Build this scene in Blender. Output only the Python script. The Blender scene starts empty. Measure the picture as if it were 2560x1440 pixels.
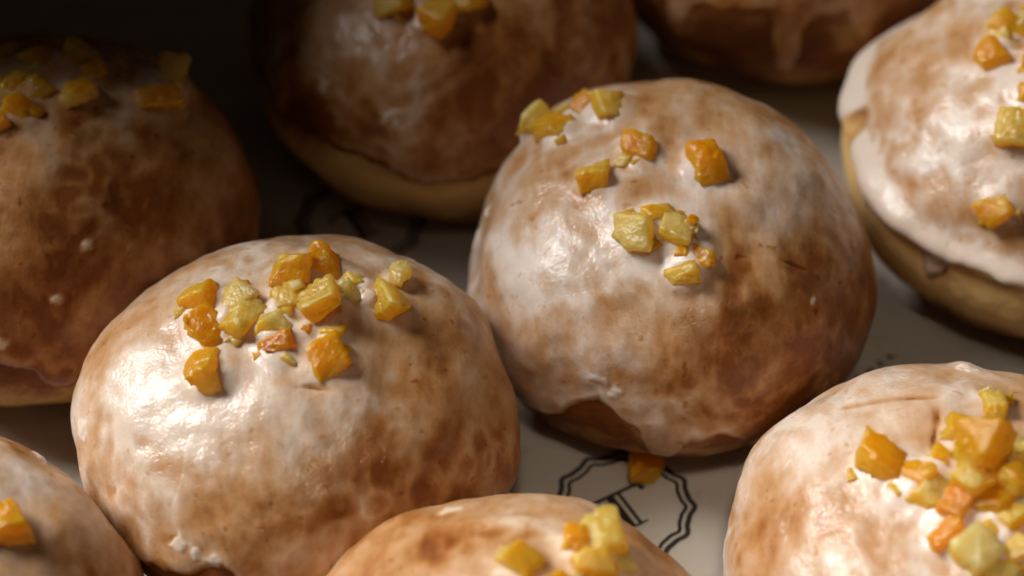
import bpy, math, random
import numpy as np
from mathutils import Vector, Matrix, Euler

CM = 0.01                      # everything below is designed in centimetres
sc = bpy.context.scene
col = sc.collection

# ------------------------------------------------------------------ camera
cam_d = bpy.data.cameras.new('camera'); cam = bpy.data.objects.new('camera', cam_d); col.objects.link(cam)
sc.camera = cam
cam_d.lens = 85; cam_d.sensor_width = 36
PITCH = math.radians(47)
cam.location = (0.0, -math.cos(PITCH) * 0.48, 0.025 + math.sin(PITCH) * 0.48)
cam.rotation_euler = (math.pi / 2 - PITCH, 0, 0)
cam_d.clip_start = 0.01; cam_d.clip_end = 20
cam_d.dof.use_dof = True
cam_d.dof.focus_distance = 0.443
cam_d.dof.aperture_fstop = 7.5
cam_d.dof.aperture_blades = 7

# ------------------------------------------------------------------ light
world = bpy.data.worlds.new('World'); sc.world = world; world.use_nodes = True
bg = world.node_tree.nodes['Background']
bg.inputs['Color'].default_value = (1.0, 0.72, 0.50, 1); bg.inputs['Strength'].default_value = 0.016

def area_lamp(name, loc, target, size, size_y, power, color, spread):
    d = bpy.data.lights.new(name, 'AREA'); d.shape = 'RECTANGLE'; d.size = size; d.size_y = size_y
    d.energy = power; d.color = color; d.spread = math.radians(spread)
    o = bpy.data.objects.new(name, d); col.objects.link(o); o.location = loc
    o.rotation_euler = (Vector(target) - Vector(loc)).to_track_quat('-Z', 'Y').to_euler()
    return o
area_lamp('window_light', (-0.880, 0.348, 0.873), (0.030, -0.020, 0.020), 0.60, 0.58, 3.95, (1.0, 0.985, 0.965), 65)
area_lamp('fill_light', (0.02, -0.55, 1.05), (0.05, -0.105, 0.02), 0.10, 0.10, 0.028, (1.0, 0.87, 0.72), 13)  # added fill for the front, narrow cone leaves the back left dark
vs = sc.view_settings
vs.view_transform = 'Standard'; vs.look = 'None'; vs.gamma = 1; vs.exposure = 0.0; vs.use_curve_mapping = False
sc.cycles.max_bounces = 6; sc.cycles.diffuse_bounces = 3; sc.cycles.glossy_bounces = 2; sc.cycles.transmission_bounces = 4
sc.cycles.use_adaptive_sampling = True; sc.cycles.adaptive_threshold = 0.025
sc.cycles.caustics_reflective = False; sc.cycles.caustics_refractive = False
sc.cycles.use_denoising = True

# ------------------------------------------------------------------ noise
def _hash(ix, iy, iz, s):
    h = (ix.astype(np.uint32) * np.uint32(374761393) + iy.astype(np.uint32) * np.uint32(668265263)
         + iz.astype(np.uint32) * np.uint32(2147483647) + np.uint32((s * 974634533 + 12345) & 0xffffffff))
    h = (h ^ (h >> np.uint32(13))) * np.uint32(1274126177)
    h = (h ^ (h >> np.uint32(16))) * np.uint32(2246822519)
    return h ^ (h >> np.uint32(15))
GR = np.array([[1,1,0],[-1,1,0],[1,-1,0],[-1,-1,0],[1,0,1],[-1,0,1],[1,0,-1],[-1,0,-1],
               [0,1,1],[0,-1,1],[0,1,-1],[0,-1,-1],[1,1,0],[-1,1,0],[0,-1,1],[0,-1,-1]], float)
def gnoise(P, seed=0):
    with np.errstate(over='ignore'):
        I = np.floor(P).astype(np.int64); f = P - I
        w = f * f * f * (f * (f * 6 - 15) + 10); out = np.zeros(len(P))
        for c in range(8):
            o = np.array([c & 1, (c >> 1) & 1, (c >> 2) & 1])
            J = (I + o) & 0xffffffff
            g = GR[_hash(J[:, 0], J[:, 1], J[:, 2], seed) & np.uint32(15)]
            d = (g * (f - o)).sum(1)
            out += d * np.prod(np.where(o, w, 1 - w), axis=1)
    return out
def fbm(P, seed=0, octv=4, gain=0.5):
    a = 1.0; s = np.zeros(len(P)); P = P.copy()
    for k in range(octv):
        s += a * gnoise(P, seed + k * 17); P = P * 2.03 + 5.7; a *= gain
    return s
def sstep(a, b, x):
    t = np.clip((x - a) / (b - a), 0, 1); return t * t * (3 - 2 * t)

# ------------------------------------------------------------------ cube sphere
_cs = {}
def cubesphere(n):
    if n in _cs: return _cs[n]
    t = np.tan(np.linspace(-1, 1, n + 1) * math.pi / 4)
    A, B = np.meshgrid(t, t, indexing='ij'); A = A.ravel(); B = B.ravel(); one = np.ones_like(A)
    V = []; Q = []; base = 0
    idx = np.arange((n + 1) ** 2).reshape(n + 1, n + 1)
    q0 = np.stack([idx[:-1, :-1], idx[1:, :-1], idx[1:, 1:], idx[:-1, 1:]], -1).reshape(-1, 4)
    for (x, y, z) in ((A, B, one), (B, A, -one), (one, A, B), (-one, B, A), (B, one, A), (A, -one, B)):
        V.append(np.stack([x, y, z], 1)); Q.append(q0 + base); base += (n + 1) ** 2
    V = np.concatenate(V); Q = np.concatenate(Q)
    key = np.round(V * 1e6).astype(np.int64)
    _, first, inv = np.unique(key, axis=0, return_index=True, return_inverse=True)
    V = V[first]; Q = inv.reshape(-1)[Q]
    _cs[n] = (V, Q); return V, Q
def sphere_dirs(n):
    V, Q = cubesphere(n); return V / np.linalg.norm(V, axis=1)[:, None], Q
def vnormals(P, Q):
    n = np.cross(P[Q[:, 2]] - P[Q[:, 0]], P[Q[:, 3]] - P[Q[:, 1]])
    N = np.zeros_like(P)
    for k in range(4):
        for a in range(3): N[:, a] += np.bincount(Q[:, k], n[:, a], len(P))
    return N / (np.linalg.norm(N, axis=1)[:, None] + 1e-12)

def mesh_obj(name, P, Q, mat, parent=None, attrs=None, smooth=True):
    """one mesh object out of points (cm) and quads"""
    me = bpy.data.meshes.new(name)
    me.vertices.add(len(P)); me.vertices.foreach_set('co', (np.asarray(P) * CM).astype(np.float32).ravel())
    me.loops.add(Q.size); me.loops.foreach_set('vertex_index', Q.astype(np.int32).ravel())
    me.polygons.add(len(Q)); me.polygons.foreach_set('loop_start', np.arange(0, Q.size, Q.shape[1], dtype=np.int32))
    me.polygons.foreach_set('use_smooth', np.full(len(Q), smooth))
    for k, v in (attrs or {}).items():
        a = me.attributes.new(k, 'FLOAT', 'POINT'); a.data.foreach_set('value', v.astype(np.float32))
    me.update(calc_edges=True); me.validate()
    me.materials.append(mat)
    o = bpy.data.objects.new(name, me); col.objects.link(o)
    if parent: o.parent = parent
    return o
def compact(P, Q, attrs):
    used = np.unique(Q); m = np.full(len(P), -1); m[used] = np.arange(len(used))
    return P[used], m[Q], {k: v[used] for k, v in attrs.items()}

# ------------------------------------------------------------------ materials
class NT:
    def __init__(s, name):
        s.m = bpy.data.materials.new(name); s.m.use_nodes = True; s.t = s.m.node_tree
        s.b = s.t.nodes['Principled BSDF']
    def n(s, kind, **kw):
        x = s.t.nodes.new(kind)
        for k, v in kw.items():
            if k.startswith('i_'):
                key = k[2:]; x.inputs[int(key) if key.isdigit() else key.replace('_', ' ')].default_value = v
            else: setattr(x, k, v)
        return x
    def l(s, a, b): s.t.links.new(a, b)
    def math(s, op, a, b=None, clamp=False):
        x = s.t.nodes.new('ShaderNodeMath'); x.operation = op; x.use_clamp = clamp
        for i, v in enumerate((a, b)):
            if v is None: continue
            if isinstance(v, (int, float)): x.inputs[i].default_value = v
            else: s.l(v, x.inputs[i])
        return x.outputs[0]
    def ramp(s, fac, stops, interp='LINEAR'):
        r = s.t.nodes.new('ShaderNodeValToRGB'); r.color_ramp.interpolation = interp; e = r.color_ramp.elements
        while len(e) < len(stops): e.new(0.5)
        for k, (p, c) in enumerate(stops): e[k].position = p; e[k].color = (*c, 1) if len(c) == 3 else c
        s.l(fac, r.inputs[0]); return r.outputs[0]
    def coords(s, rnd=True):
        tc = s.n('ShaderNodeTexCoord'); 
        if not rnd: return tc.outputs['Object']
        oi = s.n('ShaderNodeObjectInfo'); v = s.n('ShaderNodeVectorMath', operation='MULTIPLY_ADD')
        s.l(oi.outputs['Random'], v.inputs[0]); v.inputs[1].default_value = (3.1, 1.7, 2.3); s.l(tc.outputs['Object'], v.inputs[2])
        return v.outputs[0]
    def noise(s, vec, scale, detail=3, rough=0.5, dist=0.0):
        x = s.n('ShaderNodeTexNoise'); x.inputs['Scale'].default_value = scale; x.inputs['Detail'].default_value = detail
        x.inputs['Roughness'].default_value = rough; x.inputs['Distortion'].default_value = dist
        s.l(vec, x.inputs['Vector']); return x.outputs['Fac']
    def attr(s, name):
        a = s.n('ShaderNodeAttribute', attribute_name=name); return a.outputs['Fac']

def make_glaze():
    t = NT('sugar_glaze'); v = t.coords()
    thick = t.attr('thick')
    n1 = t.noise(v, 150, 3, 0.55, 0.25); n2 = t.noise(v, 520, 2, 0.6, 0.0); n3 = t.noise(v, 1500, 1, 0.5)
    f = t.math('ADD', thick, t.math('MULTIPLY', t.math('SUBTRACT', n1, 0.5), 0.28))
    f = t.math('ADD', f, t.math('MULTIPLY', t.math('SUBTRACT', n2, 0.5), 0.20))
    st = t.n('ShaderNodeMapping'); st.inputs['Scale'].default_value = (1.0, 0.28, 0.6); st.inputs['Rotation'].default_value = (0.3, 0.2, 0.7); t.l(v, st.inputs['Vector'])
    stk = t.noise(st.outputs[0], 480, 2, 0.6, 0.4)                                              # fine runs left by the dipping
    f = t.math('ADD', f, t.math('MULTIPLY', t.math('SUBTRACT', stk, 0.5), 0.40))
    spot = t.ramp(t.noise(v, 190, 2, 0.45, 0.0), [(0.56, (0,) * 3), (0.74, (1,) * 3)])              # thin places where the crust shows
    f = t.math('SUBTRACT', f, t.math('MULTIPLY', spot, 0.10))
    pin = t.ramp(t.noise(v, 480, 1, 0.4, 0.0), [(0.69, (0,) * 3), (0.76, (1,) * 3)])
    f = t.math('SUBTRACT', f, t.math('MULTIPLY', pin, 0.22))
    f = t.math('ADD', f, t.math('MULTIPLY', t.math('SUBTRACT', n3, 0.5), 0.10), True)
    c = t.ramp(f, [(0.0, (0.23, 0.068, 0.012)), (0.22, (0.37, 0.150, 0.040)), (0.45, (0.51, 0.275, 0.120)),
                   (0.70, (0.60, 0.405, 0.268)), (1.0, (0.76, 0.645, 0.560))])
    mx = t.n('ShaderNodeMix', data_type='RGBA', blend_type='MULTIPLY'); t.l(t.attr('tone'), mx.inputs[0]); t.l(c, mx.inputs[6])
    mx.inputs[7].default_value = (1.02, 0.93, 0.78, 1); c = mx.outputs[2]                       # how dark each one was fried
    b = t.b; t.l(c, b.inputs['Base Color'])
    b.inputs['Subsurface Weight'].default_value = 0.45
    b.inputs['Subsurface Radius'].default_value = (1.0, 0.45, 0.22); b.inputs['Subsurface Scale'].default_value = 0.0022
    b.inputs['IOR'].default_value = 1.47; b.inputs['Specular IOR Level'].default_value = 0.36
    b.inputs['Coat Weight'].default_value = 0.38; b.inputs['Coat Roughness'].default_value = 0.16; b.inputs['Coat IOR'].default_value = 1.45
    r = t.ramp(t.noise(v, 260, 3, 0.6), [(0.3, (0.31,) * 3), (0.75, (0.52,) * 3)]); t.l(r, b.inputs['Roughness'])
    # fine skin: sugar grain, pinholes, ripples
    vor = t.n('ShaderNodeTexVoronoi', feature='F1'); vor.inputs['Scale'].default_value = 900; t.l(v, vor.inputs['Vector'])
    grain = t.math('SUBTRACT', 1.0, t.math('MULTIPLY', vor.outputs['Distance'], 3.2), True)
    h = t.math('ADD', t.math('MULTIPLY', n2, 0.9), t.math('MULTIPLY', n3, 0.35))
    h = t.math('ADD', h, t.math('MULTIPLY', grain, t.math('MULTIPLY', t.ramp(t.noise(v, 130, 2), [(0.5, (0,) * 3), (0.7, (1,) * 3)]), 0.22)))
    bp = t.n('ShaderNodeBump'); bp.inputs['Strength'].default_value = 0.22; bp.inputs['Distance'].default_value = 0.0006
    t.l(h, bp.inputs['Height']); t.l(bp.outputs[0], b.inputs['Normal'])
    b2 = t.n('ShaderNodeBump'); b2.inputs['Strength'].default_value = 0.55; b2.inputs['Distance'].default_value = 0.0006
    t.l(t.math('ADD', t.math('ADD', h, t.math('MULTIPLY', stk, 0.5)), t.math('MULTIPLY', grain, 0.12)), b2.inputs['Height']); t.l(b2.outputs[0], b.inputs['Coat Normal'])
    return t.m
def make_dough():
    t = NT('fried_dough'); v = t.coords()
    band = t.attr('band'); n1 = t.noise(v, 130, 4, 0.6, 0.4); n2 = t.noise(v, 700, 3, 0.6)
    f = t.math('ADD', band, t.math('MULTIPLY', t.math('SUBTRACT', n1, 0.5), 0.6))
    f = t.math('ADD', f, t.math('MULTIPLY', t.math('SUBTRACT', n2, 0.5), 0.25), True)
    c = t.ramp(f, [(0.0, (0.12, 0.030, 0.006)), (0.35, (0.215, 0.064, 0.014)), (0.65, (0.58, 0.33, 0.11)), (1.0, (0.90, 0.58, 0.23))])
    b = t.b; t.l(c, b.inputs['Base Color']); b.inputs['Roughness'].default_value = 0.55; b.inputs['Specular IOR Level'].default_value = 0.25
    b.inputs['Subsurface Weight'].default_value = 0.0; b.inputs['Subsurface Radius'].default_value = (1, 0.4, 0.15); b.inputs['Subsurface Scale'].default_value = 0.002
    bp = t.n('ShaderNodeBump'); bp.inputs['Strength'].default_value = 0.5; bp.inputs['Distance'].default_value = 0.0008
    t.l(t.math('ADD', n1, t.math('MULTIPLY', n2, 0.6)), bp.inputs['Height']); t.l(bp.outputs[0], b.inputs['Normal'])
    return t.m
def make_peel():
    t = NT('candied_orange_peel'); v = t.coords()
    rind = t.attr('rind'); n1 = t.noise(v, 420, 3, 0.6); n2 = t.noise(v, 1900, 3, 0.65); oi = t.n('ShaderNodeObjectInfo')
    f = t.math('ADD', rind, t.math('MULTIPLY', t.math('SUBTRACT', n1, 0.5), 0.5))
    f = t.math('ADD', f, t.math('MULTIPLY', t.math('SUBTRACT', oi.outputs['Random'], 0.5), 0.22), True)
    c = t.ramp(f, [(0.0, (1.0, 0.86, 0.40)), (0.22, (1.0, 0.74, 0.15)), (0.50, (1.0, 0.60, 0.030)), (0.80, (0.98, 0.47, 0.010)), (1.0, (0.82, 0.28, 0.004))])
    b = t.b; t.l(c, b.inputs['Base Color'])
    b.inputs['Subsurface Weight'].default_value = 0.9; b.inputs['Subsurface Radius'].default_value = (0.8, 0.7, 0.35); b.inputs['Subsurface Scale'].default_value = 0.003
    b.inputs['IOR'].default_value = 1.45; b.inputs['Transmission Weight'].default_value = 0.0
    b.inputs['Coat Weight'].default_value = 0.0
    r = t.ramp(n1, [(0.3, (0.10,) * 3), (0.7, (0.36,) * 3)]); t.l(r, b.inputs['Roughness'])
    bp = t.n('ShaderNodeBump'); bp.inputs['Strength'].default_value = 0.5; bp.inputs['Distance'].default_value = 0.0006
    vor = t.n('ShaderNodeTexVoronoi', feature='F1'); vor.inputs['Scale'].default_value = 1300; t.l(v, vor.inputs['Vector'])
    hh = t.math('ADD', t.math('MULTIPLY', n2, 0.7), t.math('MULTIPLY', n1, 0.8)); hh = t.math('SUBTRACT', hh, t.math('MULTIPLY', vor.outputs['Distance'], 0.7))
    t.l(hh, bp.inputs['Height']); t.l(bp.outputs[0], b.inputs['Normal'])
    tr = t.n('ShaderNodeBsdfTranslucent'); t.l(c, tr.inputs['Color']); pass
    mx = t.n('ShaderNodeMixShader'); mx.inputs[0].default_value = 0.60; t.l(b.outputs[0], mx.inputs[1]); t.l(tr.outputs[0], mx.inputs[2])
    gl = t.n('ShaderNodeBsdfGlossy'); gl.inputs['Roughness'].default_value = 0.09; t.l(bp.outputs[0], gl.inputs['Normal'])
    m2 = t.n('ShaderNodeMixShader'); m2.inputs[0].default_value = 0.045; t.l(mx.outputs[0], m2.inputs[1]); t.l(gl.outputs[0], m2.inputs[2])   # wet syrup skin
    t.l(m2.outputs[0], t.t.nodes['Material Output'].inputs['Surface'])
    return t.m
def make_paper():
    t = NT('greaseproof_paper'); v = t.coords(False)
    n = t.noise(v, 60, 4, 0.55); n2 = t.noise(v, 1500, 3, 0.6)
    gr = t.ramp(t.noise(v, 45, 3, 0.55), [(0.56, (1, 1, 1)), (0.66, (0.74, 0.66, 0.54))])       # grease let through the sheet
    c = t.ramp(n, [(0.3, (0.50, 0.44, 0.365)), (0.7, (0.57, 0.51, 0.43))])
    mg = t.n('ShaderNodeMix', data_type='RGBA', blend_type='MULTIPLY'); mg.inputs[0].default_value = 1; t.l(c, mg.inputs[6]); t.l(gr, mg.inputs[7]); c = mg.outputs[2]
    b = t.b; t.l(c, b.inputs['Base Color']); b.inputs['Roughness'].default_value = 0.5
    bp = t.n('ShaderNodeBump'); bp.inputs['Strength'].default_value = 0.25; bp.inputs['Distance'].default_value = 0.0003
    t.l(n2, bp.inputs['Height']); t.l(bp.outputs[0], b.inputs['Normal'])
    return t.m
def make_ink():
    t = NT('dark_brown_ink'); v = t.coords(False)
    c = t.ramp(t.noise(v, 900, 3, 0.6), [(0.3, (0.016, 0.010, 0.006)), (0.75, (0.038, 0.026, 0.017))])
    t.l(c, t.b.inputs['Base Color']); t.b.inputs['Roughness'].default_value = 0.6
    return t.m
def make_blocker():  # dark brown for the added, unseen shading slab
    t = NT('blocker_dark_brown'); v = t.coords(False); n = t.noise(v, 40, 4, 0.6, 1.0)
    c = t.ramp(n, [(0.3, (0.018, 0.012, 0.008)), (0.7, (0.045, 0.028, 0.018))]); t.l(c, t.b.inputs['Base Color']); t.b.inputs['Roughness'].default_value = 0.6
    return t.m
M_BLOCKER = make_blocker()
M_GLAZE, M_DOUGH, M_PEEL, M_PAPER, M_INK = make_glaze(), make_dough(), make_peel(), make_paper(), make_ink()

# ------------------------------------------------------------------ paper
PAPER_N = 300
def paper_h(x, y):
    P = np.stack([x * 0.16, y * 0.16, np.zeros_like(x)], 1)
    r = 1 - np.abs(gnoise(P * 1.3 + 3.1, 91)) * 2.0
    r2 = 1 - np.abs(gnoise(P * 2.9 + 8.4, 93)) * 2.0
    h = 0.07 * gnoise(P * 1.7, 90) + 0.16 * np.clip(r - 0.78, 0, 1) + 0.10 * np.clip(r2 - 0.82, 0, 1)
    return h - 0.06
def build_paper():
    xs = np.linspace(-34, 34, PAPER_N + 1); ys = np.linspace(-26, 42, PAPER_N + 1)
    X, Y = np.meshgrid(xs, ys, indexing='ij'); x = X.ravel(); y = Y.ravel()
    P = np.stack([x, y, paper_h(x, y)], 1)
    idx = np.arange((PAPER_N + 1) ** 2).reshape(PAPER_N + 1, -1)
    Q = np.stack([idx[:-1, :-1], idx[1:, :-1], idx[1:, 1:], idx[:-1, 1:]], -1).reshape(-1, 4)
    o = mesh_obj('baking_paper', P, Q, M_PAPER)
    o['kind'] = 'structure'; o['label'] = 'pale greaseproof paper with dark printed emblems under the doughnuts'
    return o
paper = build_paper()
def build_light_blocker():
    """slab added out of view, to shade the back left doughnuts from the window"""
    sx, sy = 0.927, -0.375; nx, ny = 0.375, 0.927; P = []
    for (s0, n0, z0) in [(a, b, c) for c in (-0.1, BLOCKER_H) for (a, b) in ((BLOCKER_S, BLOCKER_N), (BLOCKER_S, 46), (BLOCKER_S - 1.5, 46), (BLOCKER_S - 1.5, BLOCKER_N))]:
        P.append((s0 * sx + n0 * nx, s0 * sy + n0 * ny, z0))
    Q = np.array([(0, 1, 2, 3), (7, 6, 5, 4), (0, 4, 5, 1), (1, 5, 6, 2), (2, 6, 7, 3), (3, 7, 4, 0)])
    o = mesh_obj('light_blocker', np.array(P, float), Q, M_BLOCKER, smooth=False); o['kind'] = 'structure'
    return o
BLOCKER_S, BLOCKER_N, BLOCKER_H = -17.5, -3.4, 21.3
build_light_blocker()  # added only for its shadow, stands outside the view
def strip(pts, w, closed=False):
    """flat ribbon of width w along pts, following the paper 0.1 mm above it"""
    pts = np.array(pts, float); n = len(pts)
    nxt = np.roll(pts, -1, 0); prv = np.roll(pts, 1, 0)
    if not closed: nxt[-1] = pts[-1]; prv[0] = pts[0]
    d = nxt - prv; d /= np.linalg.norm(d, axis=1)[:, None]; s = np.stack([-d[:, 1], d[:, 0]], 1)
    w = np.broadcast_to(np.asarray(w, float), (n,))[:, None]
    L = pts + s * w / 2; R = pts - s * w / 2; P2 = np.concatenate([L, R])
    k = np.arange(n if closed else n - 1); k2 = (k + 1) % n
    return P2, np.stack([k, k2, k2 + n, k + n], 1)[:, ::-1]
def densify(pts, step=0.08, closed=False):
    pts = np.array(pts, float); out = []
    m = len(pts)
    for i in range(m if closed else m - 1):
        a, b = pts[i], pts[(i + 1) % m]; k = max(1, int(np.linalg.norm(b - a) / step))
        for j in range(k): out.append(a + (b - a) * j / k)
    if not closed: out.append(pts[-1])
    return np.array(out)
def print_mark(name, cx, cy, rot, strokes, parent):
    """strokes: list of (points, width, closed) in the mark's own cm frame, joined to one flat printed mark"""
    c, s = math.cos(rot), math.sin(rot); Ps = []; Qs = []; b = 0
    for k, (pts, w, closed) in enumerate(strokes):
        pts = np.array(pts, float); wv = np.asarray(w, float)
        P2, Q = strip(pts, wv, closed)
        W = np.stack([cx + c * P2[:, 0] - s * P2[:, 1], cy + s * P2[:, 0] + c * P2[:, 1]], 1)
        z = paper_h(W[:, 0], W[:, 1]) + 0.012 + 0.002 * k
        Ps.append(np.column_stack([W, z])); Qs.append(Q + b); b += len(W)
    return mesh_obj(name, np.concatenate(Ps), np.concatenate(Qs), M_INK, parent, smooth=False)
def emblem(cx, cy, rot, R, parent):
    def ring(rad, w):
        th = np.linspace(0, 2 * math.pi, 360, endpoint=False)
        r = rad * (1 + 0.035 * np.cos(12 * th) + 0.010 * np.cos(24 * th))
        return (np.stack([r * np.cos(th), r * np.sin(th)], 1), w, True)
    o = print_mark('printed_emblem', cx, cy, rot, [ring(R, 0.105), ring(R * 0.875, 0.075)], parent)
    D = lambda *p: densify(np.array(p))
    hl, hr = D((-0.53, 0.37), (-0.57, 0.20)), D((0.53, 0.37), (0.57, 0.20))
    T = [(D((-0.115, 0.36), (-0.115, -0.50)), 0.17, False), (D((0.085, 0.36), (0.085, -0.49)), 0.075, False),
         (D((-0.55, 0.37), (0.55, 0.37)), 0.08, False),
         (hl, np.linspace(0.05, 0.13, len(hl)), False), (hr, np.linspace(0.05, 0.13, len(hr)), False),
         (D((-0.33, -0.51), (0.24, -0.51)), 0.05, False)]
    print_mark('printed_letter', cx, cy, rot, T, o)
    return o
for e in ((2.2, -3.5, math.radians(30), 1.33), (-3.32, 4.35, math.radians(30), 1.33)): emblem(*e, paper)
# a line of small print running past the right hand doughnuts
def small_print(cx, cy, rot, n, parent):
    rs = random.Random(4); st = []
    for i in range(n):
        x = i * 0.30; k = rs.choice((0, 1, 2))
        if k == 0: st += [(densify([(x, -0.09), (x, 0.09)]), 0.06, False), (densify([(x, 0.08), (x + 0.12, 0.08)]), 0.05, False), (densify([(x, -0.08), (x + 0.12, -0.08)]), 0.05, False)]
        elif k == 1: st += [(densify([(x - 0.02, -0.09), (x + 0.05, 0.09)]), 0.05, False), (densify([(x + 0.05, 0.09), (x + 0.13, -0.09)]), 0.06, False)]
        else: st += [(densify([(x, -0.09), (x, 0.09)]), 0.055, False), (densify([(x + 0.12, -0.09), (x + 0.12, 0.09)]), 0.055, False), (densify([(x, 0.0), (x + 0.12, 0.0)]), 0.05, False)]
    print_mark('printed_text', cx, cy, rot, st, parent)
small_print(6.65, -0.62, math.radians(40), 6, paper)

# ------------------------------------------------------------------ doughnuts
class Nut: pass
def lat_spline(pts, u):
    """periodic interpolation of (azimuth deg, latitude deg) pairs"""
    a = np.array(sorted(pts), float); x = np.radians(np.concatenate([[a[-1, 0] - 360], a[:, 0], [a[0, 0] + 360]]))
    y = np.radians(np.concatenate([[a[-1, 1]], a[:, 1], [a[0, 1]]]))
    return np.interp(u, x, y)
def dough_points(nt, d):
    """unit directions -> dough surface (cm, local, origin at the doughnut's centre)"""
    v = np.arcsin(np.clip(d[:, 2], -1, 1)); u = np.arctan2(d[:, 1], d[:, 0])
    cv = np.cos(v); sv = np.sin(v)
    rho = nt.a * np.power(np.abs(cv), nt.px)
    z = np.where(sv > 0, nt.ct, nt.cb) * np.sign(sv) * np.power(np.abs(sv), nt.pz)
    # belt where the two fried sides meet: a shoulder above, slight waist below
    rho *= 1 + nt.ridge * np.exp(-((v - nt.beltv) / 0.09) ** 2) - nt.waist * np.exp(-((v + 0.36) / 0.20) ** 2)
    P = np.stack([rho * np.cos(u), rho * np.sin(u), z], 1)
    S = P / nt.a
    amp = nt.a * nt.lump
    r = fbm(S * 1.15 + nt.seed * 7.3, nt.seed, 3, 0.45) * amp + fbm(S * 5.0 + nt.seed, nt.seed + 50, 2, 0.5) * amp * 0.15
    r = r + 0.012 * gnoise(S * 13 + 3, nt.seed + 62)
    n = d.copy()
    P = P + n * r[:, None]
    for (az, el, wid, dep) in nt.dents:            # dents (negative) and bulges (positive)
        c = np.array([math.cos(math.radians(el)) * math.cos(math.radians(az)), math.cos(math.radians(el)) * math.sin(math.radians(az)), math.sin(math.radians(el))])
        ang = np.arccos(np.clip(d @ c, -1, 1)); P = P + n * (dep * np.exp(-(ang / math.radians(wid)) ** 2))[:, None]
    # flat fried underside
    zb = -nt.cb * 0.86; k = 0.25
    q = P[:, 2] - zb; P[:, 2] = zb + np.where(q > 40 * k, q, k * np.log1p(np.exp(np.clip(q / k, -40, 40))))
    # neighbours press flat spots
    for (nx, ny, lim) in nt.press:
        s = P[:, 0] * nx + P[:, 1] * ny; ex = np.clip(s - lim + 0.15, 0, None); sq = 0.3 * (1 - np.exp(-ex / 0.3)) * 0.5
        P[:, 0] -= nx * (ex - np.minimum(ex, sq)); P[:, 1] -= ny * (ex - np.minimum(ex, sq))
    return P
def cov_field(nt, d, P):
    v = np.arcsin(np.clip(d[:, 2], -1, 1)); d = P / np.linalg.norm(P, axis=1)[:, None]
    el_ = np.arcsin(np.clip(d[:, 2], -1, 1)); u = np.arctan2(d[:, 1], d[:, 0])
    e = lat_spline(nt.edge, u)
    S = P / 4.2
    e = e + math.radians(4.0) * fbm(S * 4.0 + nt.seed, nt.seed + 300, 3, 0.55)
    for (az, w, ln) in nt.drips:
        du = np.angle(np.exp(1j * (u - math.radians(az)))); e = e - math.radians(ln) * np.exp(-(du / math.radians(w)) ** 4)
    cov = (el_ - e) * nt.a                                   # cm above the glaze edge
    for (az, el, ra, rb, rot) in nt.bare:                  # bare patches
        c = np.array([math.cos(math.radians(el)) * math.cos(math.radians(az)), math.cos(math.radians(el)) * math.sin(math.radians(az)), math.sin(math.radians(el))])
        ex = np.cross([0, 0, 1], c); ex /= np.linalg.norm(ex); ey = np.cross(c, ex)
        cr, sr = math.cos(math.radians(rot)), math.sin(math.radians(rot))
        a1 = d @ (ex * cr + ey * sr); b1 = d @ (-ex * sr + ey * cr)
        q = np.sqrt((a1 / math.radians(ra)) ** 2 + (b1 / math.radians(rb)) ** 2) + 0.35 * gnoise(S * 9 + 4.0, nt.seed + 77)
        q = np.where(d @ c > 0, q, 9)
        cov = np.minimum(cov, (q - 1) * math.radians(min(ra, rb)) * nt.a)
    return cov, v, u
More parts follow.
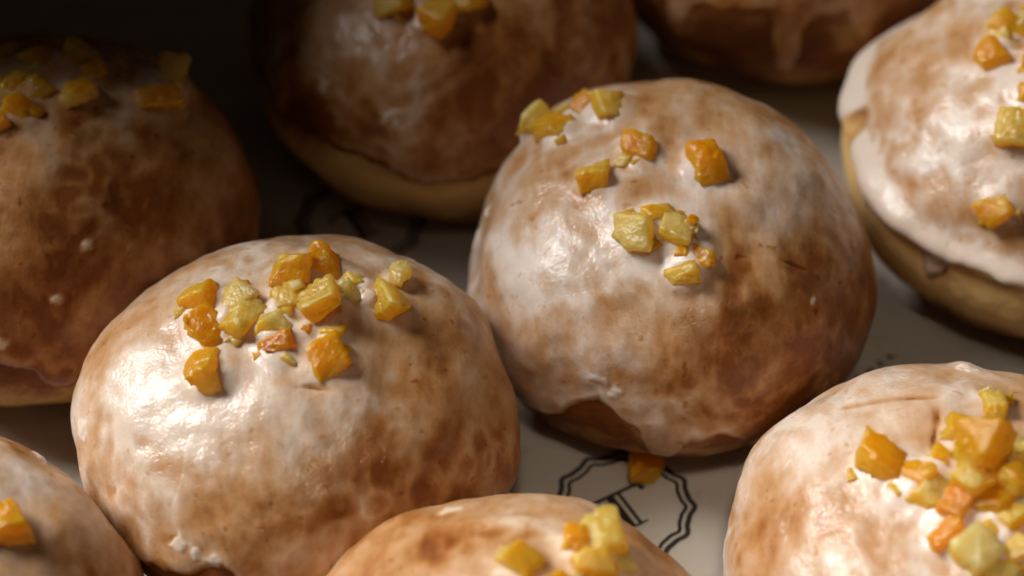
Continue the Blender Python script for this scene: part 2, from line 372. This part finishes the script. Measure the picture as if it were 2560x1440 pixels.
def thick_field(nt, d, P, cov, v, u, spots):
    S = P / 4.2; d = P / np.linalg.norm(P, axis=1)[:, None]
    W = S + 0.10 * np.stack([gnoise(S * 2.5 + 9, nt.seed + 201), gnoise(S * 2.5 + 19, nt.seed + 202), gnoise(S * 2.5 + 29, nt.seed + 203)], 1)
    big = fbm(W * 1.7 + nt.seed * 3.1, nt.seed + 210, 3, 0.55)
    st = np.array([1.0, 0.55, 1.0]); mid = fbm(W * 5.5 * st + nt.seed, nt.seed + 220, 3, 0.55)
    vein = 1 - np.abs(gnoise(W * 7.5 + 2.0, nt.seed + 230)) * 3.2
    vmask = sstep(-0.1, 0.35, gnoise(S * 1.6 + 31, nt.seed + 231))
    t = nt.gl + 0.28 * big + 0.30 * mid + 0.20 * np.clip(vein, -0.6, 1) * vmask
    # run-off: the crown keeps less, the shoulder and the rim more
    t += 0.14 * np.exp(-((cov - 0.22) / 0.12) ** 2) - 0.45 * np.exp(-(np.clip(cov, 0, 9) / 0.11) ** 2)
    t += nt.belt * np.exp(-((v - nt.beltv) / 0.10) ** 2) - 0.2 * nt.belt * np.exp(-((v - nt.beltv - 0.24) / 0.10) ** 2)
    if spots is not None and len(spots):
        for (c, r) in spots:
            q = np.linalg.norm(P - c, axis=1); t += 0.34 * np.exp(-(q / (r * 1.25)) ** 2)
    for (az, el, wid, amt) in nt.patch:
        c = np.array([math.cos(math.radians(el)) * math.cos(math.radians(az)), math.cos(math.radians(el)) * math.sin(math.radians(az)), math.sin(math.radians(el))])
        ang = np.arccos(np.clip(d @ c, -1, 1)); t += amt * np.exp(-(ang / math.radians(wid)) ** 2)
    for (az1, el1, az2, el2, wid, amt) in nt.step:         # a ledge where a second run of glaze stopped
        f = lambda az, el: np.array([math.cos(math.radians(el)) * math.cos(math.radians(az)), math.cos(math.radians(el)) * math.sin(math.radians(az)), math.sin(math.radians(el))])
        A, B = f(az1, el1), f(az2, el2); m = (A + B); m /= np.linalg.norm(m); nn = np.cross(A, B); nn /= np.linalg.norm(nn)
        sd = d @ nn + 0.035 * gnoise(S * 6 + 8, nt.seed + 240); ang = np.arccos(np.clip(d @ m, -1, 1))
        t += amt * sstep(-0.008, 0.008, sd) * np.exp(-(ang / math.radians(wid)) ** 2) * np.exp(-np.clip(sd, 0, 9) / 0.25)
    return t
def unit(az, el):
    az, el = math.radians(az), math.radians(el)
    return np.array([math.cos(el) * math.cos(az), math.cos(el) * math.sin(az), math.sin(el)])
def crack_field(nt, P):
    """1 on the creases of the crust, 0 away from them"""
    d = P / np.linalg.norm(P, axis=1)[:, None]; out = np.zeros(len(P)); S = P / 4.2
    dw = d + 0.03 * np.stack([gnoise(S * 6 + 3, nt.seed + 501), gnoise(S * 6 + 13, nt.seed + 502), gnoise(S * 6 + 23, nt.seed + 503)], 1)
    for (az1, el1, az2, el2, wid) in nt.crack:
        A, B = unit(az1, el1), unit(az2, el2); AB = B - A; tt = np.clip(((dw - A) @ AB) / (AB @ AB), 0, 1)
        q = np.linalg.norm(dw - A - tt[:, None] * AB, axis=1) * nt.a
        out = np.maximum(out, np.exp(-(q / wid) ** 2) * (0.35 + 0.65 * np.sin(math.pi * np.clip(tt, 0.05, 0.95))))
    return out

def peel_mesh(rs, sx, sy, sz, n=10):
    V, Q = cubesphere(n); V = V.copy()
    L = np.linalg.norm(V, axis=1)[:, None]; V = V / np.abs(V).max(1)[:, None]
    V = 0.88 * V + 0.12 * (V / np.linalg.norm(V, axis=1)[:, None]) * 1.15       # slightly rounded cube
    rind = V[:, 2].copy()
    V[:, 0] *= 1 + 0.22 * rs.uniform(-1, 1) * V[:, 2]; V[:, 1] *= 1 + 0.22 * rs.uniform(-1, 1) * V[:, 2]   # taper
    V[:, 0] += 0.25 * rs.uniform(-1, 1) * V[:, 1]; V[:, 1] += 0.2 * rs.uniform(-1, 1) * V[:, 2]             # skew
    V[:, 2] += 0.22 * rs.uniform(-0.2, 1) * (0.5 - V[:, 0] ** 2)                                            # curl
    for _ in range(rs.randint(1, 4)):                                                                        # knife cuts
        n_ = rs.normal(size=3); n_ /= np.linalg.norm(n_); lim = rs.uniform(0.72, 1.05)
        ex = np.clip(V @ n_ - lim, 0, None); V -= n_ * ex[:, None]
    V = V * np.array([sx, sy, sz]) / 2
    o = rs.uniform(0, 99)
    m = min(sx, sy, sz)
    N = vnormals(V, Q); rough = sstep(-0.15, 0.25, gnoise(V / m * 1.2 + o + 40, 8))
    V = V + N * (m * (0.10 * gnoise(V / m * 1.5 + o, 5) + (0.05 + 0.06 * rough) * gnoise(V / m * 4.3 + o, 6) + (0.03 + 0.09 * rough) * gnoise(V / m * 8.5 + o, 7)))[:, None]
    return V, Q, rind

def build_nut(nt):
    root = bpy.data.objects.new('glazed_doughnut', None); col.objects.link(root)
    root.location = (nt.x * CM, nt.y * CM, nt.z * CM); root.rotation_euler = Euler([math.radians(q) for q in nt.rot])
    root.empty_display_size = 0.02
    root['label'] = nt.label; root['category'] = 'doughnut'; root['group'] = 'glazed doughnuts on the paper'
    # dough
    d, Q = sphere_dirs(max(48, nt.n // 2)); P = dough_points(nt, d)
    v = np.arcsin(np.clip(d[:, 2], -1, 1))
    band = 0.30 + nt.band * np.exp(-((v - nt.bandv + 0.10 * gnoise(P / 4.2 * 2.2, nt.seed + 400)) / 0.25) ** 2) + 0.30 * fbm(P / 4.2 * 2.6, nt.seed + 410, 3)
    mesh_obj('dough', P, Q, M_DOUGH, root, {'band': band})
    # glaze
    d, Q = sphere_dirs(nt.n); P = dough_points(nt, d); N = vnormals(P, Q)
    cov, v, u = cov_field(nt, d, P)
    rs = np.random.RandomState(nt.seed + 5)
    spots = []; placed = []
    for pc in nt.peel:
        az, el, w, h = pc[:4]; opt = pc[4] if len(pc) > 4 else {}
        c = np.array([math.cos(math.radians(el)) * math.cos(math.radians(az)), math.cos(math.radians(el)) * math.sin(math.radians(az)), math.sin(math.radians(el))])
        Pn = P / np.linalg.norm(P, axis=1)[:, None]; i = int(np.argmax(Pn @ c))
        placed.append((P[i], N[i], w, h, opt)); 
        if opt.get('up', 0) < 0.3: spots.append((P[i], 0.5 * max(w, h)))
    T = thick_field(nt, d, P, cov, v, u, spots)
    ck = crack_field(nt, P) if nt.crack else np.zeros(len(P))
    T = T - 0.95 * ck
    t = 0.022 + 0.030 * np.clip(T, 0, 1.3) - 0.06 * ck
    t += 0.012 * np.exp(-((cov - 0.12) / 0.10) ** 2)                           # beaded rim
    for (c, r) in spots:
        q = np.linalg.norm(P - c, axis=1); t += 0.09 * np.exp(-(q / (r * 1.30)) ** 5)
    for (az, el, wid, hgt) in nt.fleck:                                         # lumps and flakes of set sugar
        c = unit(az, el); Pn = P / np.linalg.norm(P, axis=1)[:, None]
        q = np.arccos(np.clip(Pn @ c, -1, 1)) / math.radians(wid) + 1.1 * gnoise(P * 7.0 + 7, nt.seed + 610)
        g = np.exp(-np.clip(q, 0, 9) ** 4); t = t + hgt * g; T = T + 0.9 * g
    t = np.where(cov > 0, t * np.power(np.clip(cov / 0.22, 0, 1), 0.7), np.clip(cov * 0.8, -0.06, 0))
    G = P + N * t[:, None]
    keep = (t[Q] > -0.02).any(1)
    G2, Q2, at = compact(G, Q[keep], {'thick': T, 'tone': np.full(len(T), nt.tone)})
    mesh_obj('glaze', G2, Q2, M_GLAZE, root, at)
    # candied peel pieces stuck in the glaze, with the crumbs that came with them
    extra = []
    for (p, nrm, w, h, opt) in placed:
        for _ in range(rs.randint(0, 3) if nt.n >= 100 else 0):
            th = rs.uniform(0, 2 * math.pi); ax = np.cross(nrm, [0, 1, 0.2]); ax /= np.linalg.norm(ax); ay = np.cross(nrm, ax)
            q = p + (ax * math.cos(th) + ay * math.sin(th)) * 0.5 * (w + h) * rs.uniform(0.45, 0.75)
            i = int(np.argmin(((P - q) ** 2).sum(1))); k = rs.uniform(0.15, 0.32)
            extra.append((P[i], N[i], k, k * rs.uniform(0.7, 1.3), dict(rind=rs.uniform(0.0, 0.35), up=opt.get('up', 0) * 0.5)))
    placed = placed + extra
    inv = root.rotation_euler.to_matrix().inverted()
    for (p, nrm, w, h, opt) in placed:
        s3 = sorted([w, h]); third = opt.get('t', rs.uniform(0.55, 0.85) * (w + h) / 2)
        V, Qp, rind = peel_mesh(rs, w * 0.97, h * 0.97, third)
        base = opt.get('rind', rs.uniform(0.05, 0.75))
        flip = opt.get('flip', rs.choice([-1, 1]))
        R = np.clip(0.40 + (base - 0.35) * 0.6 + 0.24 * flip * rind ** 3 * 1.0, 0, 1)
        # local x along picture right, y away, z = normal, plus a random tumble
        nz = Vector(nrm); ax = Vector((1, 0, 0)); ax = (ax - nz * ax.dot(nz)).normalized(); ay = nz.cross(ax)
        B = Matrix((ax, ay, nz)).transposed()
        tum = opt.get('tum', 0.55)
        E = Euler((rs.uniform(-tum, tum), rs.uniform(-tum, tum), math.radians(opt.get('yaw', rs.uniform(-45, 45)))))
        MM = B @ E.to_matrix()
        o = mesh_obj('candied_peel', V, Qp, M_PEEL, root, {'rind': R})
        o.rotation_euler = MM.to_euler()
        o.location = (Vector(p) + nz * (third * 0.28 + opt.get('up', 0))) * CM
    return root

def nut(**k):
    n = Nut(); n.a = 4.2; n.ct = 2.9; n.cb = 2.6; n.px = 0.86; n.pz = 0.95; n.ridge = 0.0; n.waist = 0.03; n.lump = 0.058
    n.dents = []; n.press = []; n.edge = [(0, -32), (90, -32), (180, -32), (270, -32)]; n.drips = []; n.bare = []
    n.fleck = []; n.tone = 0.4; n.beltv = -0.05; n.bandv = -0.34; n.crack = []; n.gl = 0.50; n.belt = 0.0; n.patch = []; n.step = []; n.band = 0.5; n.peel = []; n.rot = (0, 0, 0); n.n = 84
    n.__dict__.update(k)
    n.z = n.cb * 0.86 + k.get('dz', 0)
    return n

NUTS = {}
NUTS['D1'] = nut(fleck=[(-164, 18, 2.6, 0.05), (54, 24, 2.6, 0.05), (-117, 15.5, 1.8, 0.03), (-112, 15.5, 1.6, 0.03), (-107, 13, 1.8, 0.03)], tone=0.55, x=-4.07, y=-3.4, a=4.16, seed=1, n=150, gl=0.66, band=0.0, label='glazed doughnut in sharp focus with a tight peel cluster, left of centre',
    edge=[(-170, -8), (-140, -2), (-118, 6), (-110, 9), (-104, 12), (-97, 7), (-88, -8), (-60, -22), (-20, -18), (0, -15), (60, -15), (120, -15)],
    dents=[(72, 30, 15, 0.14), (57, 33, 9, -0.16), (15, 14, 8, -0.10), (-16, 8, 14, 0.10)],
    step=[(-134.5, 51, -124.6, 33, 22, 0.30)], crack=[(-80.5, 62, -60, 59.5, 0.05)],
    patch=[(-161.5, 14, 4, -0.5), (-150, 40, 26, 0.22), (-42, 14, 38, -0.55), (-98, 66, 14, 0.12), (-113, 24, 7, -0.15), (-78, 25, 18, -0.10)])
NUTS['D2'] = nut(fleck=[(176, 12, 2.8, 0.06), (172, 20, 2.0, 0.05), (-113, 14, 2.0, 0.035), (-108, 11, 1.8, 0.03), (-44, 28, 1.0, 0.02)], tone=0.0, x=3.16, y=0.52, a=4.06, ct=3.15, cb=2.7, seed=2, n=150, gl=0.62, band=0.1, label='glazed doughnut right of centre with loosely scattered peel above the emblem',
    edge=[(-170, -20), (-140, -17), (-126, -7), (-118, 1), (-113, 5), (-106, 0), (-100, -5), (-92, -5), (-86, 0), (-80, 0.5), (-72, -8), (-65, -20), (-45, -22), (0, -20), (90, -20)],
    drips=[(-94, 4.5, 13), (-118, 3, 0), (-66, 5, 4)], dents=[(130, 38, 22, 0.26)], 
    crack=[(-62, 48.7, -38, 36, 0.035)], patch=[(-107.5, 15.5, 4, -0.6), (-150, 35, 32, 0.22), (-50, 8, 42, -0.60), (-115, 48, 20, 0.15), (20, 40, 25, -0.12)])
NUTS['D3'] = nut(tone=0.30, x=11.45, y=3.8, a=4.42, seed=3, cb=2.9, px=0.80, waist=0.0, ridge=0.05, belt=0.75, beltv=0.20, bandv=-0.10, gl=0.74, n=100, band=1.0, label='doughnut at right edge with a thick white glaze ridge round its waist',
    edge=[(-175, 3), (-160, 2), (-150, 5), (-140, 3), (-125, 5), (-110, 6), (-60, 5), (0, 3), (90, 2), (160, 2)],
    drips=[(-133, 5, 8), (-98, 4, 9)], bare=[(179, 8, 4.5, 6, 0)], patch=[(-135, 14, 22, -0.12), (-150, 40, 25, 0.15)])
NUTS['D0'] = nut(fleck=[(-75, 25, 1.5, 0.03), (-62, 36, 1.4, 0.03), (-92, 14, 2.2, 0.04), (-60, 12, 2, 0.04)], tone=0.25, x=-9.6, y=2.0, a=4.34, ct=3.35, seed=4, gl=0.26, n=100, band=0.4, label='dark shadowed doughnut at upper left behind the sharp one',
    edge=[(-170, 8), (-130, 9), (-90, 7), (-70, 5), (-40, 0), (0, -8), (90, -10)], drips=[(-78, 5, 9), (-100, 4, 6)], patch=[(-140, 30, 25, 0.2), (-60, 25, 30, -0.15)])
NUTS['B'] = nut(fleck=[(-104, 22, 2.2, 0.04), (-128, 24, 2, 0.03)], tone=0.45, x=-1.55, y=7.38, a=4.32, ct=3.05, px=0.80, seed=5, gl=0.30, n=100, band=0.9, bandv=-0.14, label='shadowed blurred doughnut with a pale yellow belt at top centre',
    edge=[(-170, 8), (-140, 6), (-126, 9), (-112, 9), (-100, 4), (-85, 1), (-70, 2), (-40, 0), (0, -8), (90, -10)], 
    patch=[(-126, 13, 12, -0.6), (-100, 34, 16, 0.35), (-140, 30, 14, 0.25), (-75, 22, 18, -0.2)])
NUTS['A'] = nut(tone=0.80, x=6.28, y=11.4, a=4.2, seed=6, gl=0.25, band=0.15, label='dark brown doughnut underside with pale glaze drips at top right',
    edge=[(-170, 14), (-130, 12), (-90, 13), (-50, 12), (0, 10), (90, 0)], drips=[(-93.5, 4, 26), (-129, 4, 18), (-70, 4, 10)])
NUTS['D4'] = nut(fleck=[(110, 34, 2.6, 0.05)], tone=0.80, x=-0.02, y=-9.95, a=4.15, seed=7, n=100, gl=0.56, label='blurred doughnut cut off by the bottom edge in front of the emblem', patch=[(140, 40, 30, -0.1)])
NUTS['D5'] = nut(fleck=[(84, 29, 2.2, 0.07)], tone=0.35, x=8.02, y=-6.8, a=4.16, seed=8, n=110, gl=0.68, label='doughnut at lower right with a heaped pile of peel',
    crack=[(134.9, 37.8, 106.7, 53.6, 0.09), (108.8, 60, 145, 72, 0.08)], dents=[(84, 29, 4, 0.08), (140, 55, 14, -0.04)], patch=[(150, 40, 18, 0.1), (180, 20, 12, -0.3)])
NUTS['D6'] = nut(fleck=[(55, 23, 1.8, 0.06)], tone=0.10, x=-10.5, y=-8.2, a=4.02, seed=9, n=100, gl=0.55, label='doughnut at lower left corner with one yellow peel piece in view')
#PEELDATA
NUTS['D1'].peel = [
    (156.5, 58.6, 0.70, 0.70, dict(rind=.55)),
    (152.4, 70.9, 0.62, 0.58, dict(rind=.12)),
    (-175.9, 63.6, 0.81, 0.58, dict(rind=.45)),
    (-175.2, 76.1, 0.58, 0.72, dict(rind=.45)),
    (-133.5, 85.0, 0.61, 0.54, dict(rind=.2)),
    (-100.6, 78.7, 0.68, 0.39, dict(rind=.75)),
    (88.3, 70.6, 0.73, 0.62, dict(rind=.75,up=.12)),
    (80.0, 83.0, 0.73, 0.54, dict(rind=.5)),
    (67.0, 61.2, 0.67, 0.63, dict(rind=.55)),
    (22.7, 78.4, 0.72, 0.76, dict(rind=.5,up=.2)),
    (29.1, 69.5, 0.44, 0.55, dict(rind=.1)),
    (38.5, 62.9, 0.40, 0.33, dict(rind=.02)),
    (27.0, 58.9, 0.48, 0.44, dict(rind=.25)),
    (18.3, 55.8, 0.59, 0.81, dict(rind=.4)),
    (35.9, 47.4, 0.31, 0.45, dict(rind=.02,up=.15)),
    (-143.2, 58.2, 0.57, 0.82, dict(rind=.42,yaw=10)),
    (-48.5, 68.1, 0.68, 0.75, dict(rind=.55,yaw=40)),
    (-21.3, 72.5, 0.43, 0.32, dict(rind=.3)),
    (126.0, 84.2, 0.23, 0.20, dict(rind=0)),
    (67.6, 81.2, 0.22, 0.17, dict(rind=0,up=.35)),
    (20.9, 62.6, 0.25, 0.22, dict(rind=.05)),
    (176.6, 69.1, 0.29, 0.29, dict(rind=.1)),
    (-36.5, 80.7, 0.29, 0.22, dict(rind=.5)),
]
NUTS['D2'].peel = [
    (142.5, 33.9, 0.73, 0.64, dict(rind=.3)),
    (146.9, 42.9, 0.65, 0.55, dict(rind=.25)),
    (128.3, 43.1, 0.54, 0.62, dict(rind=.7)),
    (125.1, 53.9, 0.71, 0.67, dict(rind=.5)),
    (135.4, 40.9, 0.36, 0.40, dict(rind=.08)),
    (147.4, 31.4, 0.21, 0.19, dict(rind=0)),
    (149.7, 75.4, 0.73, 0.58, dict(rind=.5,yaw=-25)),
    (-8.7, 79.8, 0.65, 0.76, dict(rind=.45)),
    (-169.5, 61.3, 0.61, 0.55, dict(rind=.6,yaw=0)),
    (-115.4, 57.0, 0.69, 0.67, dict(rind=.3)),
    (-109.1, 65.0, 0.56, 0.30, dict(rind=.02)),
    (-92.8, 59.5, 0.61, 0.61, dict(rind=.08)),
    (-125.8, 59.7, 0.32, 0.32, dict(rind=.6)),
    (-81.8, 51.2, 0.58, 0.31, dict(rind=.35,yaw=-30)),
    (-89.3, 47.0, 0.58, 0.43, dict(rind=.45)),
    (-84.2, 61.3, 0.22, 0.22, dict(rind=.5,up=.25)),
]
NUTS['D3'].peel = [
    (-176.8, 54.9, 0.60, 0.84, dict(rind=.35)),
    (150.5, 60.5, 0.57, 0.89, dict(rind=.3)),
    (162.3, 58.6, 0.49, 0.57, dict(rind=.4)),
    (-136.5, 57.0, 0.35, 0.43, dict(rind=.25)),
    (-129.3, 45.2, 0.67, 0.78, dict(rind=.55)),
    (-121.8, 22.9, 0.62, 0.56, dict(rind=.2)),
    (-115.9, 22.7, 0.28, 0.28, dict(rind=.1)),
    (-157.8, 71.4, 0.72, 0.72, dict(rind=.4)),
    (-118.8, 52.0, 0.70, 0.63, dict(rind=.4)),
    (131.8, 63.0, 0.65, 0.65, dict(rind=.25)),
    (-121.9, 64.8, 0.63, 0.63, dict(rind=.3)),
]
NUTS['D0'].peel = [
    (80.4, 68.0, 0.73, 0.52, dict(rind=.25)),
    (60.3, 59.4, 0.68, 0.76, dict(rind=.2)),
    (35.7, 61.5, 0.48, 0.41, dict(rind=.35)),
    (14.0, 71.5, 0.74, 0.53, dict(rind=.3)),
    (105.1, 83.1, 0.43, 0.67, dict(rind=.25)),
    (40.0, 83.2, 0.55, 0.59, dict(rind=.2)),
    (-72.6, 84.1, 0.58, 0.43, dict(rind=.4)),
    (106.9, 61.4, 0.44, 0.60, dict(rind=.3)),
    (27.4, 41.6, 0.58, 0.84, dict(rind=.25)),
    (13.1, 48.0, 0.89, 0.49, dict(rind=.3)),
    (43.0, 52.5, 0.27, 0.32, dict(rind=.45)),
    (-118.1, 79.6, 0.35, 0.46, dict(rind=.4)),
    (144.2, 71.3, 0.63, 0.63, dict(rind=.3)),
    (120.9, 58.2, 0.56, 0.64, dict(rind=.3)),
]
NUTS['B'].peel = [
    (-115.1, 54.9, 0.76, 0.58, dict(rind=.3)),
    (-89.2, 51.6, 0.75, 0.70, dict(rind=.7,yaw=-40)),
    (-70.4, 56.0, 0.70, 0.54, dict(rind=.4)),
    (-79.3, 60.9, 0.50, 0.50, dict(rind=.1)),
    (-103.2, 63.2, 0.74, 0.58, dict(rind=.4)),
    (-134.6, 59.7, 0.67, 0.67, dict(rind=.3)),
    (-56.1, 66.9, 0.67, 0.67, dict(rind=.3)),
]
NUTS['D5'].peel = [
    (75.4, 57.1, 0.46, 0.65, dict(rind=.35)),
    (103.5, 71.7, 0.59, 0.59, dict(rind=.12)),
    (166.7, 58.0, 0.76, 0.73, dict(rind=.5,yaw=-35)),
    (179.5, 70.1, 0.72, 0.47, dict(rind=.3)),
    (128.3, 86.1, 0.89, 0.79, dict(rind=.4,up=.3)),
    (-153.0, 70.2, 0.53, 0.72, dict(rind=.2)),
    (-124.7, 73.1, 0.54, 0.75, dict(rind=.5)),
    (-169.0, 63.9, 0.42, 0.38, dict(rind=.3)),
    (35.5, 73.5, 0.45, 0.55, dict(rind=.25)),
    (-41.7, 84.6, 0.61, 0.55, dict(rind=.6)),
    (57.2, 73.9, 0.49, 0.45, dict(rind=.6)),
    (-83.8, 74.3, 0.57, 0.61, dict(rind=.55)),
    (-119.0, 63.1, 0.64, 0.47, dict(rind=.65)),
    (-91.3, 65.4, 0.47, 0.60, dict(rind=.35)),
    (-99.1, 57.7, 0.73, 0.63, dict(rind=.05)),
    (-70.8, 69.5, 0.54, 0.54, dict(rind=.4)),
    (-76.0, 59.5, 0.57, 0.53, dict(rind=.6)),
    (-36.6, 76.4, 0.54, 0.54, dict(rind=.5,up=.2)),
    (-8.0, 69.5, 0.62, 0.55, dict(rind=.3)),
    (-50.1, 63.7, 0.57, 0.57, dict(rind=.5)),
    (-105.9, 80.5, 0.54, 0.48, dict(rind=.45,up=.35)),
    (155.6, 76.2, 0.41, 0.38, dict(rind=.25)),
    (-87.6, 53.2, 0.60, 0.53, dict(rind=.4)),
    (-65.8, 55.4, 0.60, 0.53, dict(rind=.4)),
]
NUTS['D4'].peel = [
    (80.8, 68.8, 0.66, 0.56, dict(rind=.15)),
    (56.8, 55.6, 0.50, 0.50, dict(rind=.3)),
    (49.9, 48.7, 0.67, 0.77, dict(rind=.2)),
    (39.9, 57.9, 0.73, 0.53, dict(rind=.45)),
    (39.9, 48.4, 0.42, 0.54, dict(rind=.35)),
    (34.8, 71.4, 0.59, 0.52, dict(rind=.4)),
    (68.9, 82.2, 0.52, 0.52, dict(rind=.3)),
]
NUTS['D6'].peel = [
    (11.6, 53.2, 0.58, 0.71, dict(rind=.3)),
    (6.5, 62.3, 0.60, 0.54, dict(rind=.5)),
    (28.6, 67.9, 0.61, 0.54, dict(rind=.3)),
]
#ENDPEEL
for k in NUTS: NUTS[k].root = build_nut(NUTS[k])

# ------------------------------------------------------------------ one piece of peel fallen on the paper
V, Qp, rind = peel_mesh(np.random.RandomState(77), 0.62, 0.85, 0.5)
o = mesh_obj('candied_peel', V, Qp, M_PEEL, None, {'rind': np.clip(0.5 + 0.3 * rind, 0, 1)})
o.location = (2.62 * CM, -2.62 * CM, 0.20 * CM); o.rotation_euler = (0.1, 0.15, 0.1)
o['label'] = 'amber peel piece lying on the paper at the printed emblem'; o['category'] = 'candied peel'
